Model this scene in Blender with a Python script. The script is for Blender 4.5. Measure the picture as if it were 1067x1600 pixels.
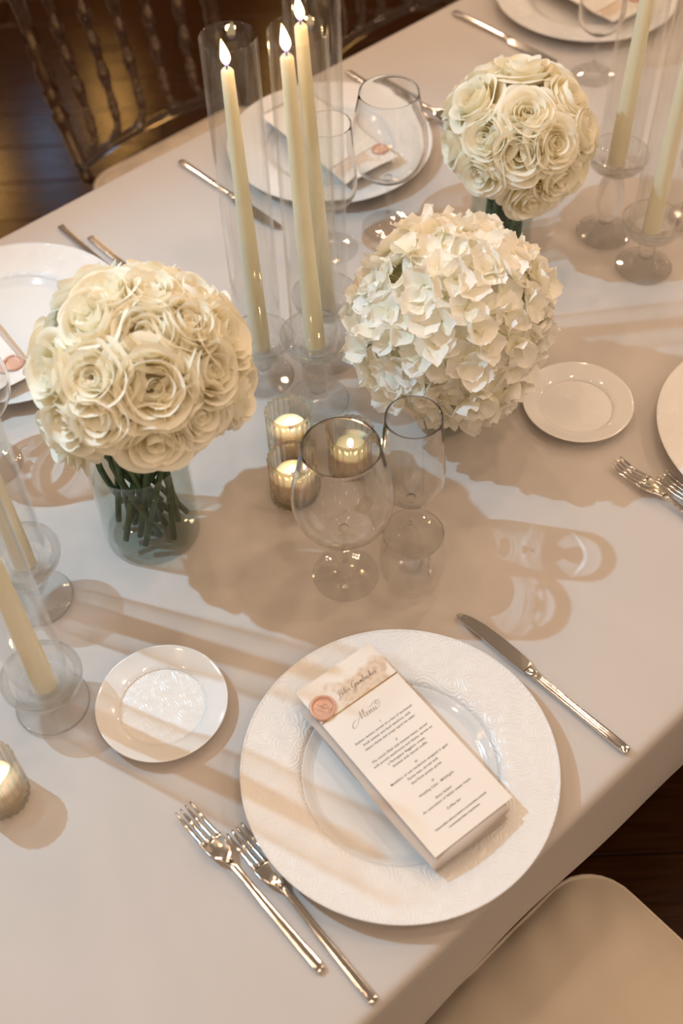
import bpy, math, random
import numpy as np
from mathutils import Vector, Matrix, Quaternion

random.seed(7)
PI = math.pi
SC = bpy.context.scene
COL = SC.collection
for o in list(bpy.data.objects):
    bpy.data.objects.remove(o, do_unlink=True)

# ------------------------------------------------------------------ camera
IW, IH, FPX = 1067.0, 1600.0, 1837.0
CAM = Vector((0.0, 0.0, 1.86))
TH, RO = math.radians(51.97), math.radians(2.273)
_fw = Vector((0, math.cos(TH), -math.sin(TH)))
_r0 = Vector((1, 0, 0))
_d0 = Vector((0, -math.sin(TH), -math.cos(TH)))
RIGHT = _r0 * math.cos(RO) + _d0 * math.sin(RO)
DOWN = _d0 * math.cos(RO) - _r0 * math.sin(RO)
cd = bpy.data.cameras.new('camera')
cam = bpy.data.objects.new('camera', cd)
COL.objects.link(cam)
mw = Matrix((RIGHT, -DOWN, -_fw)).transposed().to_4x4()
mw.translation = CAM
cam.matrix_world = mw
cd.sensor_fit = 'VERTICAL'
cd.sensor_height = 36.0
cd.lens = FPX / IH * 36.0
cd.clip_start = 0.02
cd.dof.use_dof = True
cd.dof.focus_distance = 1.33
cd.dof.aperture_fstop = 3.3
SC.camera = cam
TZ = 0.75                                            # top of the tablecloth


def at(px, py, z=TZ):
    """point at height z that the photograph shows at pixel px, py"""
    d = _fw + RIGHT * ((px - IW / 2) / FPX) + DOWN * ((py - IH / 2) / FPX)
    return CAM + d * ((z - CAM.z) / d.z)


# ------------------------------------------------------------------ light
SC.view_settings.view_transform = 'Standard'
SC.view_settings.look = 'None'
SC.view_settings.gamma = 1.0
SC.view_settings.use_curve_mapping = False
SC.view_settings.exposure = -0.08
world = bpy.data.worlds.new('dim_warm_room')
SC.world = world
world.use_nodes = True
wb = world.node_tree.nodes['Background']
wb.inputs[0].default_value = (0.40, 0.285, 0.195, 1)
wb.inputs[1].default_value = 0.55


def lamp(name, loc, power, color, radius):
    ld = bpy.data.lights.new(name, 'POINT')
    ld.energy = power
    ld.color = color
    ld.shadow_soft_size = radius
    lo = bpy.data.objects.new(name, ld)
    lo.location = loc
    COL.objects.link(lo)
    return lo


# the hard, cool lamp that throws the flower and glass shadows
kd = bpy.data.lights.new('key_lamp', 'SPOT')
kd.energy = 76.0
kd.color = (0.42, 0.75, 1.0)
kd.shadow_soft_size = 0.012
kd.spot_size = math.radians(64)
kd.spot_blend = 0.55
key = bpy.data.objects.new('key_lamp', kd)
key.location = (-1.1, 1.05, 2.18)
key.rotation_euler = (Vector((0.30, 0.80, 0.75)) - Vector(key.location)).to_track_quat('-Z', 'Y').to_euler()
COL.objects.link(key)
# unseen dome of warm lamps, added for even ambient light and glints
WARM = (1.0, 0.70, 0.48)
LAMP_W = 13.0
kk = 0
for (el, cnt, dist) in ((72, 5, 2.3), (50, 9, 2.7), (30, 12, 2.9)):
    for k in range(cnt):
        a = 2 * PI * (k + (0.37 if el > 40 else 0.40) * cnt) / cnt
        e = math.radians(el + 5 * math.sin(kk * 2.3))
        dd = dist * (1 + 0.08 * math.sin(kk * 1.7))
        lamp('warm_fill_lamp', (0.15 + dd * math.cos(e) * math.cos(a), 0.95 + dd * math.cos(e) * math.sin(a), TZ + dd * math.sin(e)),
             LAMP_W * (1.0 + 0.35 * math.cos(a - PI / 4)), WARM, 0.055)
        kk += 1
# lamps further off whose glow lies on the polished floor
lamp('wall_lamp', (-1.85, 5.3, 1.95), 14.0, (1.0, 0.52, 0.14), 0.14)
lamp('wall_lamp', (-1.15, 5.7, 1.85), 11.0, (1.0, 0.52, 0.14), 0.12)
lamp('wall_lamp', (-0.2, 6.4, 2.2), 11.0, (1.0, 0.52, 0.14), 0.14)
lamp('blue_lamp', (-1.50, 5.5, 1.95), 3.0, (0.25, 0.6, 1.0), 0.08)
SC.cycles.transparent_max_bounces = 48
SC.cycles.max_bounces = 20
SC.cycles.diffuse_bounces = 9
SC.cycles.transmission_bounces = 20

# ------------------------------------------------------------------ materials


def nmat(name):
    m = bpy.data.materials.new(name)
    m.use_nodes = True
    nt = m.node_tree
    nt.nodes.clear()
    return m, nt, nt.nodes, nt.links


def pset(p, **kw):
    for k, v in kw.items():
        k = k.replace('_', ' ')
        if k in p.inputs:
            p.inputs[k].default_value = v


def principled(name, col, rough=0.5, metal=0.0, **kw):
    m, nt, N, L = nmat(name)
    o = N.new('ShaderNodeOutputMaterial')
    p = N.new('ShaderNodeBsdfPrincipled')
    p.inputs['Base Color'].default_value = (*col, 1)
    p.inputs['Roughness'].default_value = rough
    p.inputs['Metallic'].default_value = metal
    pset(p, **kw)
    L.new(p.outputs[0], o.inputs[0])
    m['p'] = p.name
    return m


def add_bump(m, tex_out, strength, dist):
    nt = m.node_tree
    b = nt.nodes.new('ShaderNodeBump')
    b.inputs['Strength'].default_value = strength
    b.inputs['Distance'].default_value = dist
    nt.links.new(tex_out, b.inputs['Height'])
    nt.links.new(b.outputs[0], nt.nodes[m['p']].inputs['Normal'])
    return b


def noise(m, scale, detail=3, coord='Object', vec=None):
    nt = m.node_tree
    n = nt.nodes.new('ShaderNodeTexNoise')
    n.inputs['Scale'].default_value = scale
    n.inputs['Detail'].default_value = detail
    if vec is None:
        tc = nt.nodes.new('ShaderNodeTexCoord')
        vec = tc.outputs[coord]
    nt.links.new(vec, n.inputs['Vector'])
    return n


def ramp_color(m, fac, stops, socket='Base Color'):
    nt = m.node_tree
    r = nt.nodes.new('ShaderNodeValToRGB')
    el = r.color_ramp.elements
    while len(el) < len(stops):
        el.new(0.5)
    for e, (p, c) in zip(el, stops):
        e.position = p
        e.color = (*c, 1)
    nt.links.new(fac, r.inputs[0])
    if socket:
        nt.links.new(r.outputs[0], nt.nodes[m['p']].inputs[socket])
    return r


M = {}
# linen
m = M['linen'] = principled('table_linen', (0.56, 0.52, 0.49), 0.85, Sheen_Weight=0.15)
nt = m.node_tree
tc = nt.nodes.new('ShaderNodeTexCoord')
w1 = nt.nodes.new('ShaderNodeTexWave'); w1.bands_direction = 'X'; w1.inputs['Scale'].default_value = 420; w1.inputs['Distortion'].default_value = 1.5
w2 = nt.nodes.new('ShaderNodeTexWave'); w2.bands_direction = 'Y'; w2.inputs['Scale'].default_value = 420; w2.inputs['Distortion'].default_value = 1.5
for w in (w1, w2):
    nt.links.new(tc.outputs['Object'], w.inputs['Vector'])
mx = nt.nodes.new('ShaderNodeMath'); mx.operation = 'ADD'
nt.links.new(w1.outputs['Fac'], mx.inputs[0]); nt.links.new(w2.outputs['Fac'], mx.inputs[1])
add_bump(m, mx.outputs[0], 0.12, 0.0006)
m = M['napkin'] = principled('napkin_linen', (0.55, 0.49, 0.445), 0.85, Sheen_Weight=0.2)
add_bump(m, noise(m, 900, 2).outputs['Fac'], 0.2, 0.0004)
m = M['cushion'] = principled('cushion_satin', (0.60, 0.52, 0.42), 0.55, Sheen_Weight=0.25)
add_bump(m, noise(m, 1200, 2).outputs['Fac'], 0.12, 0.0004)
# porcelain: plain and embossed with scrolls
M['china'] = principled('porcelain', (0.80, 0.795, 0.785), 0.10, Coat_Weight=0.4, Coat_Roughness=0.04)
for key_, fine, amt in (('china_emboss', 1.0, 0.30), ('china_emboss_fine', 1.7, 0.30)):
    m = M[key_] = principled('embossed_porcelain', (0.79, 0.785, 0.775), 0.30, Coat_Weight=0.12, Coat_Roughness=0.2)
    nt = m.node_tree
    tc = nt.nodes.new('ShaderNodeTexCoord')
    nz = noise(m, 22 * fine, 2, vec=tc.outputs['Object'])
    va = nt.nodes.new('ShaderNodeVectorMath'); va.operation = 'MULTIPLY_ADD'
    va.inputs[1].default_value = (0.035 / fine, 0.035 / fine, 0)
    nt.links.new(nz.outputs['Color'], va.inputs[0]); nt.links.new(tc.outputs['Object'], va.inputs[2])
    vo = nt.nodes.new('ShaderNodeTexVoronoi'); vo.inputs['Scale'].default_value = 46 * fine; vo.feature = 'F1'
    vo.voronoi_dimensions = '2D'
    nt.links.new(va.outputs[0], vo.inputs['Vector'])
    mm = nt.nodes.new('ShaderNodeMath'); mm.operation = 'MULTIPLY'; mm.inputs[1].default_value = 34
    sn = nt.nodes.new('ShaderNodeMath'); sn.operation = 'SINE'
    nt.links.new(vo.outputs['Distance'], mm.inputs[0]); nt.links.new(mm.outputs[0], sn.inputs[0])
    add_bump(m, sn.outputs[0], amt, 0.0009)
# metal
m = M['silver'] = principled('polished_silver', (0.80, 0.765, 0.72), 0.11, 1.0)
# waxes, paper
m = M['candle'] = principled('ivory_candle_wax', (0.90, 0.84, 0.63), 0.42, Subsurface_Weight=0.25, Subsurface_Scale=0.02)
m.node_tree.nodes[m['p']].inputs['Subsurface Radius'].default_value = (1.0, 0.8, 0.5)
M['tealight_wax'] = principled('white_tealight_wax', (0.92, 0.84, 0.70), 0.4, Subsurface_Weight=0.5, Subsurface_Scale=0.015)
M['wick'] = principled('burnt_wick', (0.03, 0.02, 0.015), 0.9)
M['seal'] = principled('rose_gold_wax', (0.70, 0.43, 0.33), 0.30, 0.15)
M['ink'] = principled('brown_ink', (0.10, 0.07, 0.055), 0.8)
M['gold'] = principled('gold_cord', (0.50, 0.31, 0.11), 0.35, 0.7)
m = M['paper'] = principled('ivory_paper', (0.84, 0.80, 0.75), 0.75)
add_bump(m, noise(m, 700, 2).outputs['Fac'], 0.06, 0.0003)
# printed flower paper of the name band
m = M['print_paper'] = principled('flower_printed_paper', (0.84, 0.80, 0.75), 0.75)
nt = m.node_tree
tc = nt.nodes.new('ShaderNodeTexCoord')
vo = nt.nodes.new('ShaderNodeTexVoronoi'); vo.inputs['Scale'].default_value = 95; vo.voronoi_dimensions = '2D'
nt.links.new(tc.outputs['Object'], vo.inputs['Vector'])
bl = ramp_color(m, vo.outputs['Distance'], [(0.0, (0.62, 0.46, 0.33)), (0.45, (0.76, 0.63, 0.51)), (0.8, (0.66, 0.52, 0.40))], None)
nz = noise(m, 38, 4, vec=tc.outputs['Object'])
sx = nt.nodes.new('ShaderNodeSeparateXYZ'); nt.links.new(tc.outputs['Object'], sx.inputs[0])


def math_node(nt, op, a, b):
    n = nt.nodes.new('ShaderNodeMath'); n.operation = op
    for i, v in ((0, a), (1, b)):
        if v is None:
            continue
        if isinstance(v, (int, float)):
            n.inputs[i].default_value = v
        else:
            nt.links.new(v, n.inputs[i])
    return n.outputs[0]


dx = math_node(nt, 'MULTIPLY', math_node(nt, 'SUBTRACT', sx.outputs['X'], 0.012), 24.0)
dy = math_node(nt, 'MULTIPLY', math_node(nt, 'SUBTRACT', sx.outputs['Y'], -0.009), 42.0)
rr = math_node(nt, 'POWER', math_node(nt, 'ADD', math_node(nt, 'POWER', dx, 2), math_node(nt, 'POWER', dy, 2)), 0.5)
msk = math_node(nt, 'SUBTRACT', math_node(nt, 'MULTIPLY', nz.outputs['Fac'], 2.6), math_node(nt, 'ADD', rr, 0.38))
msk2 = nt.nodes.new('ShaderNodeClamp'); nt.links.new(math_node(nt, 'MULTIPLY', msk, 3.0), msk2.inputs[0])
mix = nt.nodes.new('ShaderNodeMix'); mix.data_type = 'RGBA'
nt.links.new(msk2.outputs[0], mix.inputs[0])
mix.inputs[6].default_value = (0.84, 0.80, 0.75, 1)
nt.links.new(bl.outputs[0], mix.inputs[7])
nt.links.new(mix.outputs[2], nt.nodes[m['p']].inputs['Base Color'])


def wavy(nt, scale, strength):
    tc = nt.nodes.new('ShaderNodeTexCoord')
    nz = nt.nodes.new('ShaderNodeTexNoise')
    nz.inputs['Scale'].default_value = scale
    nz.inputs['Detail'].default_value = 2
    b = nt.nodes.new('ShaderNodeBump')
    b.inputs['Strength'].default_value = strength
    b.inputs['Distance'].default_value = 0.002
    nt.links.new(tc.outputs['Object'], nz.inputs['Vector'])
    nt.links.new(nz.outputs['Fac'], b.inputs['Height'])
    return b.outputs[0]


def glass_thin(name, tint, gain=1.0, rough=0.0, wave=0.0, base=0.035, power=5.0):
    """thin blown glass: light goes straight through, reflection grows towards grazing view"""
    m, nt, N, L = nmat(name)
    o = N.new('ShaderNodeOutputMaterial')
    tr = N.new('ShaderNodeBsdfTransparent'); tr.inputs[0].default_value = (*tint, 1)
    gl = N.new('ShaderNodeBsdfGlossy'); gl.inputs['Roughness'].default_value = rough
    gl.inputs['Color'].default_value = (1, 1, 1, 1)
    lw = N.new('ShaderNodeLayerWeight'); lw.inputs[0].default_value = 0.5
    if wave:
        L.new(wavy(nt, 130, wave), gl.inputs['Normal'])
    pw = math_node(nt, 'POWER', lw.outputs['Facing'], power)
    fc = math_node(nt, 'ADD', math_node(nt, 'MULTIPLY', pw, 0.75 * gain), base * gain)
    mxs = N.new('ShaderNodeMixShader')
    L.new(fc, mxs.inputs[0]); L.new(tr.outputs[0], mxs.inputs[1]); L.new(gl.outputs[0], mxs.inputs[2])
    L.new(mxs.outputs[0], o.inputs[0])
    return m


def glass_solid(name, col, ior=1.46, rough=0.0, clear=0.0, wave=0.0):
    m, nt, N, L = nmat(name)
    o = N.new('ShaderNodeOutputMaterial')
    g = N.new('ShaderNodeBsdfGlass'); g.inputs['Color'].default_value = (*col, 1)
    g.inputs['IOR'].default_value = ior; g.inputs['Roughness'].default_value = rough
    if wave:
        L.new(wavy(nt, 110, wave), g.inputs['Normal'])
    if clear:
        t = N.new('ShaderNodeBsdfTransparent'); t.inputs[0].default_value = (*col, 1)
        mxs = N.new('ShaderNodeMixShader'); mxs.inputs[0].default_value = clear
        L.new(g.outputs[0], mxs.inputs[1]); L.new(t.outputs[0], mxs.inputs[2]); L.new(mxs.outputs[0], o.inputs[0])
    else:
        L.new(g.outputs[0], o.inputs[0])
    return m


M['stemware'] = glass_solid('clear_crystal', (0.985, 0.985, 0.98), 1.45)
M['tube'] = glass_thin('clear_tube_glass', (0.97, 0.97, 0.965), 1.0)
M['foot'] = glass_thin('thin_clear_crystal', (0.985, 0.985, 0.98), 1.25, 0.0, 0.12, 0.035, 3.2)
M['holder'] = glass_solid('pressed_clear_glass', (0.985, 0.985, 0.98), 1.45, 0.0, 0.56, 0.10)
M['ribbed'] = glass_solid('ribbed_clear_glass', (0.97, 0.95, 0.90), 1.45, 0.03, 0.4)
M['vase'] = glass_thin('clear_vase_glass', (0.91, 0.925, 0.915), 0.9, 0.0, 0.0, 0.03)
M['water'] = glass_thin('vase_water', (0.94, 0.96, 0.945), 0.3)
M['acrylic'] = glass_solid('clear_acrylic', (0.97, 0.97, 0.98), 1.47)


def petal_mat(name, rim, base, transl):
    m, nt, N, L = nmat(name)
    o = N.new('ShaderNodeOutputMaterial')
    at_ = N.new('ShaderNodeAttribute'); at_.attribute_name = 'along'
    r = N.new('ShaderNodeValToRGB')
    r.color_ramp.elements[0].position = 0.15; r.color_ramp.elements[0].color = (*base, 1)
    r.color_ramp.elements[1].position = 0.80; r.color_ramp.elements[1].color = (*rim, 1)
    L.new(at_.outputs['Fac'], r.inputs[0])
    p = N.new('ShaderNodeBsdfPrincipled'); p.inputs['Roughness'].default_value = 0.55
    pset(p, Sheen_Weight=0.15, Specular_IOR_Level=0.25)
    t = N.new('ShaderNodeBsdfTranslucent')
    L.new(r.outputs[0], p.inputs['Base Color']); L.new(r.outputs[0], t.inputs[0])
    mxs = N.new('ShaderNodeMixShader'); mxs.inputs[0].default_value = transl
    L.new(p.outputs[0], mxs.inputs[1]); L.new(t.outputs[0], mxs.inputs[2]); L.new(mxs.outputs[0], o.inputs[0])
    tc = N.new('ShaderNodeTexCoord')
    nz = N.new('ShaderNodeTexNoise'); nz.inputs['Scale'].default_value = 160; nz.inputs['Detail'].default_value = 3
    b = N.new('ShaderNodeBump'); b.inputs['Strength'].default_value = 0.12; b.inputs['Distance'].default_value = 0.001
    L.new(tc.outputs['Object'], nz.inputs['Vector']); L.new(nz.outputs['Fac'], b.inputs['Height'])
    L.new(b.outputs[0], p.inputs['Normal'])
    return m


M['rose'] = petal_mat('ivory_rose_petal', (0.97, 0.945, 0.84), (0.95, 0.88, 0.60), 0.30)
M['hydrangea'] = petal_mat('white_hydrangea_petal', (0.97, 0.955, 0.91), (0.94, 0.92, 0.75), 0.30)
M['pip'] = principled('floret_eye', (0.62, 0.62, 0.36), 0.6)
M['core'] = principled('hydrangea_stalks', (0.62, 0.62, 0.42), 0.7)
m = M['stem'] = principled('green_flower_stem', (0.055, 0.10, 0.035), 0.45)
ramp_color(m, noise(m, 60, 3).outputs['Fac'], [(0.3, (0.03, 0.06, 0.02)), (0.75, (0.10, 0.17, 0.06))])
# wood floor
m = M['plank'] = principled('dark_polished_wood', (0.05, 0.025, 0.012), 0.17, Specular_IOR_Level=0.35)
nt = m.node_tree
tc = nt.nodes.new('ShaderNodeTexCoord')
mp = nt.nodes.new('ShaderNodeMapping'); mp.inputs['Scale'].default_value = (3.0, 40.0, 1.0)
nt.links.new(tc.outputs['Object'], mp.inputs['Vector'])
oi = nt.nodes.new('ShaderNodeObjectInfo')
vadd = nt.nodes.new('ShaderNodeVectorMath'); vadd.operation = 'ADD'
cmb = nt.nodes.new('ShaderNodeCombineXYZ')
nt.links.new(math_node(nt, 'MULTIPLY', oi.outputs['Random'], 50.0), cmb.inputs[0])
nt.links.new(mp.outputs[0], vadd.inputs[0]); nt.links.new(cmb.outputs[0], vadd.inputs[1])
nz = noise(m, 2.5, 5, vec=vadd.outputs[0])
ramp_color(m, nz.outputs['Fac'], [(0.25, (0.022, 0.007, 0.002)), (0.75, (0.055, 0.019, 0.005))])
add_bump(m, nz.outputs['Fac'], 0.25, 0.002)
M['subfloor'] = principled('dark_floor_joint', (0.012, 0.007, 0.004), 0.7)
M['wood'] = principled('table_wood', (0.18, 0.10, 0.05), 0.5)


def emit_flame(name, strength):
    m, nt, N, L = nmat(name)
    o = N.new('ShaderNodeOutputMaterial')
    e = N.new('ShaderNodeEmission'); e.inputs['Strength'].default_value = strength
    tc = N.new('ShaderNodeTexCoord'); sp = N.new('ShaderNodeSeparateXYZ')
    r = N.new('ShaderNodeValToRGB')
    el = r.color_ramp.elements
    el[0].position = 0.0; el[0].color = (0.02, 0.035, 0.16, 1)
    el[1].position = 1.0; el[1].color = (1.0, 0.55, 0.16, 1)
    for p, c in ((0.22, (0.30, 0.20, 0.20)), (0.38, (1.0, 0.80, 0.42)), (0.7, (1.0, 0.82, 0.50))):
        x = el.new(p); x.color = (*c, 1)
    L.new(tc.outputs['Generated'], sp.inputs[0]); L.new(sp.outputs['Z'], r.inputs[0])
    L.new(r.outputs[0], e.inputs[0]); L.new(e.outputs[0], o.inputs[0])
    return m


M['flame'] = emit_flame('candle_flame', 9.0)

# ------------------------------------------------------------------ mesh helpers


def mesh(name, verts, faces, mat=None, smooth=True, along=None):
    me = bpy.data.meshes.new(name)
    me.from_pydata([tuple(v) for v in verts], [], faces)
    if smooth:
        me.polygons.foreach_set('use_smooth', [True] * len(me.polygons))
    if along is not None:
        a = me.attributes.new('along', 'FLOAT', 'POINT')
        a.data.foreach_set('value', list(along))
    if mat is not None:
        me.materials.append(M[mat] if isinstance(mat, str) else mat)
    me.update()
    return me


def add(name, me, parent=None, loc=None, rot=None):
    o = bpy.data.objects.new(name, me)
    COL.objects.link(o)
    if parent is not None:
        o.parent = parent
    if loc is not None:
        o.location = loc
    if rot is not None:
        if isinstance(rot, Quaternion):
            o.rotation_mode = 'QUATERNION'
            o.rotation_quaternion = rot
        else:
            o.rotation_euler = rot
    return o


def tag(o, label, cat, group=None):
    o['label'] = label
    o['category'] = cat
    if group:
        o['group'] = group
    return o


def thing(name, label, cat, loc=(0, 0, 0), rot=None, group=None):
    return tag(add(name, None, None, loc, rot), label, cat, group)


def copy_tree(o, parent=None):
    c = o.copy()
    COL.objects.link(c)
    if parent is not None:
        c.parent = parent
    for ch in list(o.children):
        copy_tree(ch, c)
    return c


def sstep(x):
    x = max(0.0, min(1.0, x))
    return x * x * (3 - 2 * x)


def lathe(prof, n=48, mod=None):
    """revolve (r, z) points; r == 0 ends become poles; mod(r, z, angle) -> r"""
    V, F, rows = [], [], []
    for (r, z) in prof:
        if r <= 1e-7:
            rows.append([len(V)] * n)
            V.append((0, 0, z))
        else:
            row = []
            for k in range(n):
                a = 2 * PI * k / n
                q = mod(r, z, a) if mod else r
                row.append(len(V))
                V.append((q * math.cos(a), q * math.sin(a), z))
            rows.append(row)
    for i in range(len(rows) - 1):
        A, B = rows[i], rows[i + 1]
        for k in range(n):
            j = (k + 1) % n
            f = [A[k], A[j], B[j], B[k]]
            f = list(dict.fromkeys(f))
            if len(f) > 2:
                F.append(f)
    return V, F


def spline(pts, sub=6):
    """Catmull-Rom through points (tuples of any dimension)"""
    P = [np.array(p, float) for p in pts]
    P = [2 * P[0] - P[1]] + P + [2 * P[-1] - P[-2]]
    out = []
    for i in range(1, len(P) - 2):
        for s in range(sub):
            t = s / sub
            a, b, c, d = P[i - 1], P[i], P[i + 1], P[i + 2]
            out.append(0.5 * (2 * b + (c - a) * t + (2 * a - 5 * b + 4 * c - d) * t * t + (3 * b - a - 3 * c + d) * t ** 3))
    out.append(P[-2])
    return out


def tube(path, radii, n=8, cap=True, flat=None):
    """sweep a circle (or ellipse: flat=(sx, sy)) along a path"""
    V, F = [], []
    P = [Vector(p) for p in path]
    up = Vector((0, 0, 1))
    x = None
    for i, p in enumerate(P):
        t = (P[min(i + 1, len(P) - 1)] - P[max(i - 1, 0)]).normalized()
        if x is None:
            ref = up if abs(t.z) < 0.9 else Vector((1, 0, 0))
            x = ref.cross(t).normalized()
        else:
            x = (x - t * x.dot(t)).normalized()
        y = t.cross(x)
        r = radii[i] if hasattr(radii, '__len__') else radii
        sx, sy = flat if flat else (1, 1)
        for k in range(n):
            a = 2 * PI * k / n
            V.append(p + x * (r * sx * math.cos(a)) + y * (r * sy * math.sin(a)))
    for i in range(len(P) - 1):
        for k in range(n):
            j = (k + 1) % n
            F.append((i * n + k, i * n + j, (i + 1) * n + j, (i + 1) * n + k))
    if cap:
        F.append(tuple(reversed(range(n))))
        F.append(tuple(range((len(P) - 1) * n, len(P) * n)))
    return V, F


def loft(rings, cap=True):
    n = len(rings[0])
    V = [v for r in rings for v in r]
    F = []
    for i in range(len(rings) - 1):
        for k in range(n):
            j = (k + 1) % n
            F.append((i * n + k, i * n + j, (i + 1) * n + j, (i + 1) * n + k))
    if cap:
        F.append(tuple(reversed(range(n))))
        F.append(tuple(range((len(rings) - 1) * n, len(rings) * n)))
    return V, F


def box(x0, x1, y0, y1, z0, z1, b=0.0):
    """box with its vertical and top edges eased by b"""
    if b <= 0:
        V = [(x0, y0, z0), (x1, y0, z0), (x1, y1, z0), (x0, y1, z0), (x0, y0, z1), (x1, y0, z1), (x1, y1, z1), (x0, y1, z1)]
        return V, [(3, 2, 1, 0), (4, 5, 6, 7), (0, 1, 5, 4), (1, 2, 6, 5), (2, 3, 7, 6), (3, 0, 4, 7)]
    def ring(i, z):
        return [(x0 + i, y0 + i, z), (x1 - i, y0 + i, z), (x1 - i, y1 - i, z), (x0 + i, y1 - i, z)]
    return loft([ring(0, z0), ring(0, z1 - b), ring(b, z1)])


def rrect(hx, hy, r, z, n=6):
    out = []
    for (sx, sy, a0) in ((1, 1, 0), (-1, 1, PI / 2), (-1, -1, PI), (1, -1, 1.5 * PI)):
        for k in range(n + 1):
            a = a0 + PI / 2 * k / n
            out.append((sx * (hx - r) + r * math.cos(a), sy * (hy - r) + r * math.sin(a), z))
    return out


# ------------------------------------------------------------------ table frame
A0 = math.radians(40.3)
U = Vector((math.cos(A0), math.sin(A0), 0))
W = Vector((-math.sin(A0), math.cos(A0), 0))
QT = Quaternion((0, 0, 1), A0)


def tp(u, v, z=TZ):
    p = U * u + W * v
    return Vector((p.x, p.y, z))


V_NEAR, V_FAR = 0.218, 1.395

# ------------------------------------------------------------------ floor
fl = add('floor', mesh('floor', *box(-3.2, 3.6, -1.6, 8.0, -0.06, -0.012), 'subfloor', False))
fl['kind'] = 'structure'
PL, PW = 1.6, 0.155
pm = mesh('plank', *box(0.0015, PL - 0.0015, 0.0015, PW - 0.0015, -0.012, 0, 0.0015), 'plank', False)
row = 0
y = -1.6
while y < 7.9:
    x = -3.2 - (row * 0.53) % PL
    while x < 3.5:
        if x + PL > -3.21 and (y > 0.9 or x > -1.8) and x < 2.2:
            add('plank', pm, fl, (x, y, 0))
        x += PL
    y += PW
    row += 1

M['wall'] = principled('dark_wood_panelling', (0.035, 0.016, 0.006), 0.55)
add_bump(M['wall'], noise(M['wall'], 6, 4).outputs['Fac'], 0.2, 0.004)
for nm, dims in (('wall_back', (-3.3, 3.7, 8.0, 8.1, -0.06, 3.3)), ('wall_left', (-3.3, -3.2, -1.6, 8.0, -0.06, 3.3))):
    wl = add(nm, mesh(nm, *box(*dims), 'wall', False))
    wl['kind'] = 'structure'

# ------------------------------------------------------------------ table and cloth
t = thing('dining_table', 'long wooden dining table standing under the white cloth', 'table', tp(1.0, (V_NEAR + V_FAR) / 2, 0), QT)
hw = (V_FAR - V_NEAR) / 2 - 0.012
add('table_top', mesh('table_top', *box(-2.3, 2.5, -hw, hw, TZ - 0.045, TZ - 0.004, 0.004), 'wood', False), t)
for lx in (-1.9, 2.1):
    for ly in (-0.4, 0.4):
        add('leg', mesh('leg', *box(lx - 0.035, lx + 0.035, ly - 0.035, ly + 0.035, 0.0, TZ - 0.0455), 'wood', False), t)

rng = np.random.RandomState(3)


def cloth():
    prof = []                                        # (v, z, hang) from near hem over the top to far hem
    r = 0.012
    for k in range(9):
        q = k / 8
        prof.append((V_NEAR - 0.002, TZ - 0.215 + (0.215 - r) * q, 1 - q))
    for k in range(1, 6):
        a = PI - (PI / 2) * k / 5
        prof.append((V_NEAR - 0.002 + r + r * math.cos(a), TZ - r + r * math.sin(a), 0))
    nv = 70
    v0, v1 = prof[-1][0], V_FAR + 0.002 - r
    for k in range(1, nv):
        prof.append((v0 + (v1 - v0) * k / nv, TZ, 0))
    for k in range(0, 6):
        a = PI / 2 - (PI / 2) * k / 5
        prof.append((v1 + r * math.cos(a), TZ - r + r * math.sin(a), 0))
    for k in range(1, 9):
        q = k / 8
        prof.append((V_FAR + 0.002, TZ - r - (0.215 - r) * q, q))
    nu = 260
    u0, u1 = -1.3, 3.5
    V, F = [], []
    mid = (V_NEAR + V_FAR) / 2
    for i in range(nu + 1):
        u = u0 + (u1 - u0) * i / nu
        for (v, z, h) in prof:
            sgn = -1 if v < mid else 1
            wav = 0.0035 * math.sin(u * 9.0 + 0.8 * math.sin(u * 3.1)) * h + 0.0015 * math.sin(u * 23 + 1.3) * h * h
            top = 0.0 if h > 0 else 0.0007 * math.sin(u * 5.1 + v * 3.0) * math.sin(v * 6.3 - u * 2.0 + 1) - 0.0007
            V.append(tp(u, v + sgn * (wav - 0.002 * h), z + top))
    n = len(prof)
    for i in range(nu):
        for k in range(n - 1):
            F.append((i * n + k, (i + 1) * n + k, (i + 1) * n + k + 1, i * n + k + 1))
    return V, F


tag(add('tablecloth', mesh('tablecloth', *cloth(), 'linen')), 'white linen tablecloth draped over the long dining table', 'tablecloth')

# ------------------------------------------------------------------ plates


def dense(pts, sub=5):
    return [tuple(p) for p in spline(pts, sub)]


charger_prof_rim = [(0.0985, 0.0105), (0.104, 0.0150), (0.118, 0.0178), (0.140, 0.0200), (0.156, 0.0218), (0.1590, 0.0228), (0.1604, 0.0224), (0.1598, 0.0208)]
rim_me = mesh('rim', *lathe(dense(charger_prof_rim) + dense([(0.1598, 0.0208), (0.140, 0.0168), (0.105, 0.0090), (0.0985, 0.0060)], 3), 128), 'china_emboss')
well_me = mesh('well', *lathe([(0, 0.0045)] + dense([(0.03, 0.0045), (0.080, 0.0046), (0.0880, 0.0052), (0.0940, 0.0082), (0.0985, 0.0107)]) +
                            dense([(0.0985, 0.0060), (0.090, 0.0020), (0.070, 0.0004), (0.065, 0.0003)], 3) + [(0, 0.0008)], 96), 'china')


def charger(u, v, label):
    t = thing('charger_plate', label, 'plate', tp(u, v, TZ), QT, 'white charger plates')
    add('rim', rim_me, t)
    add('well', well_me, t)
    return t


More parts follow.
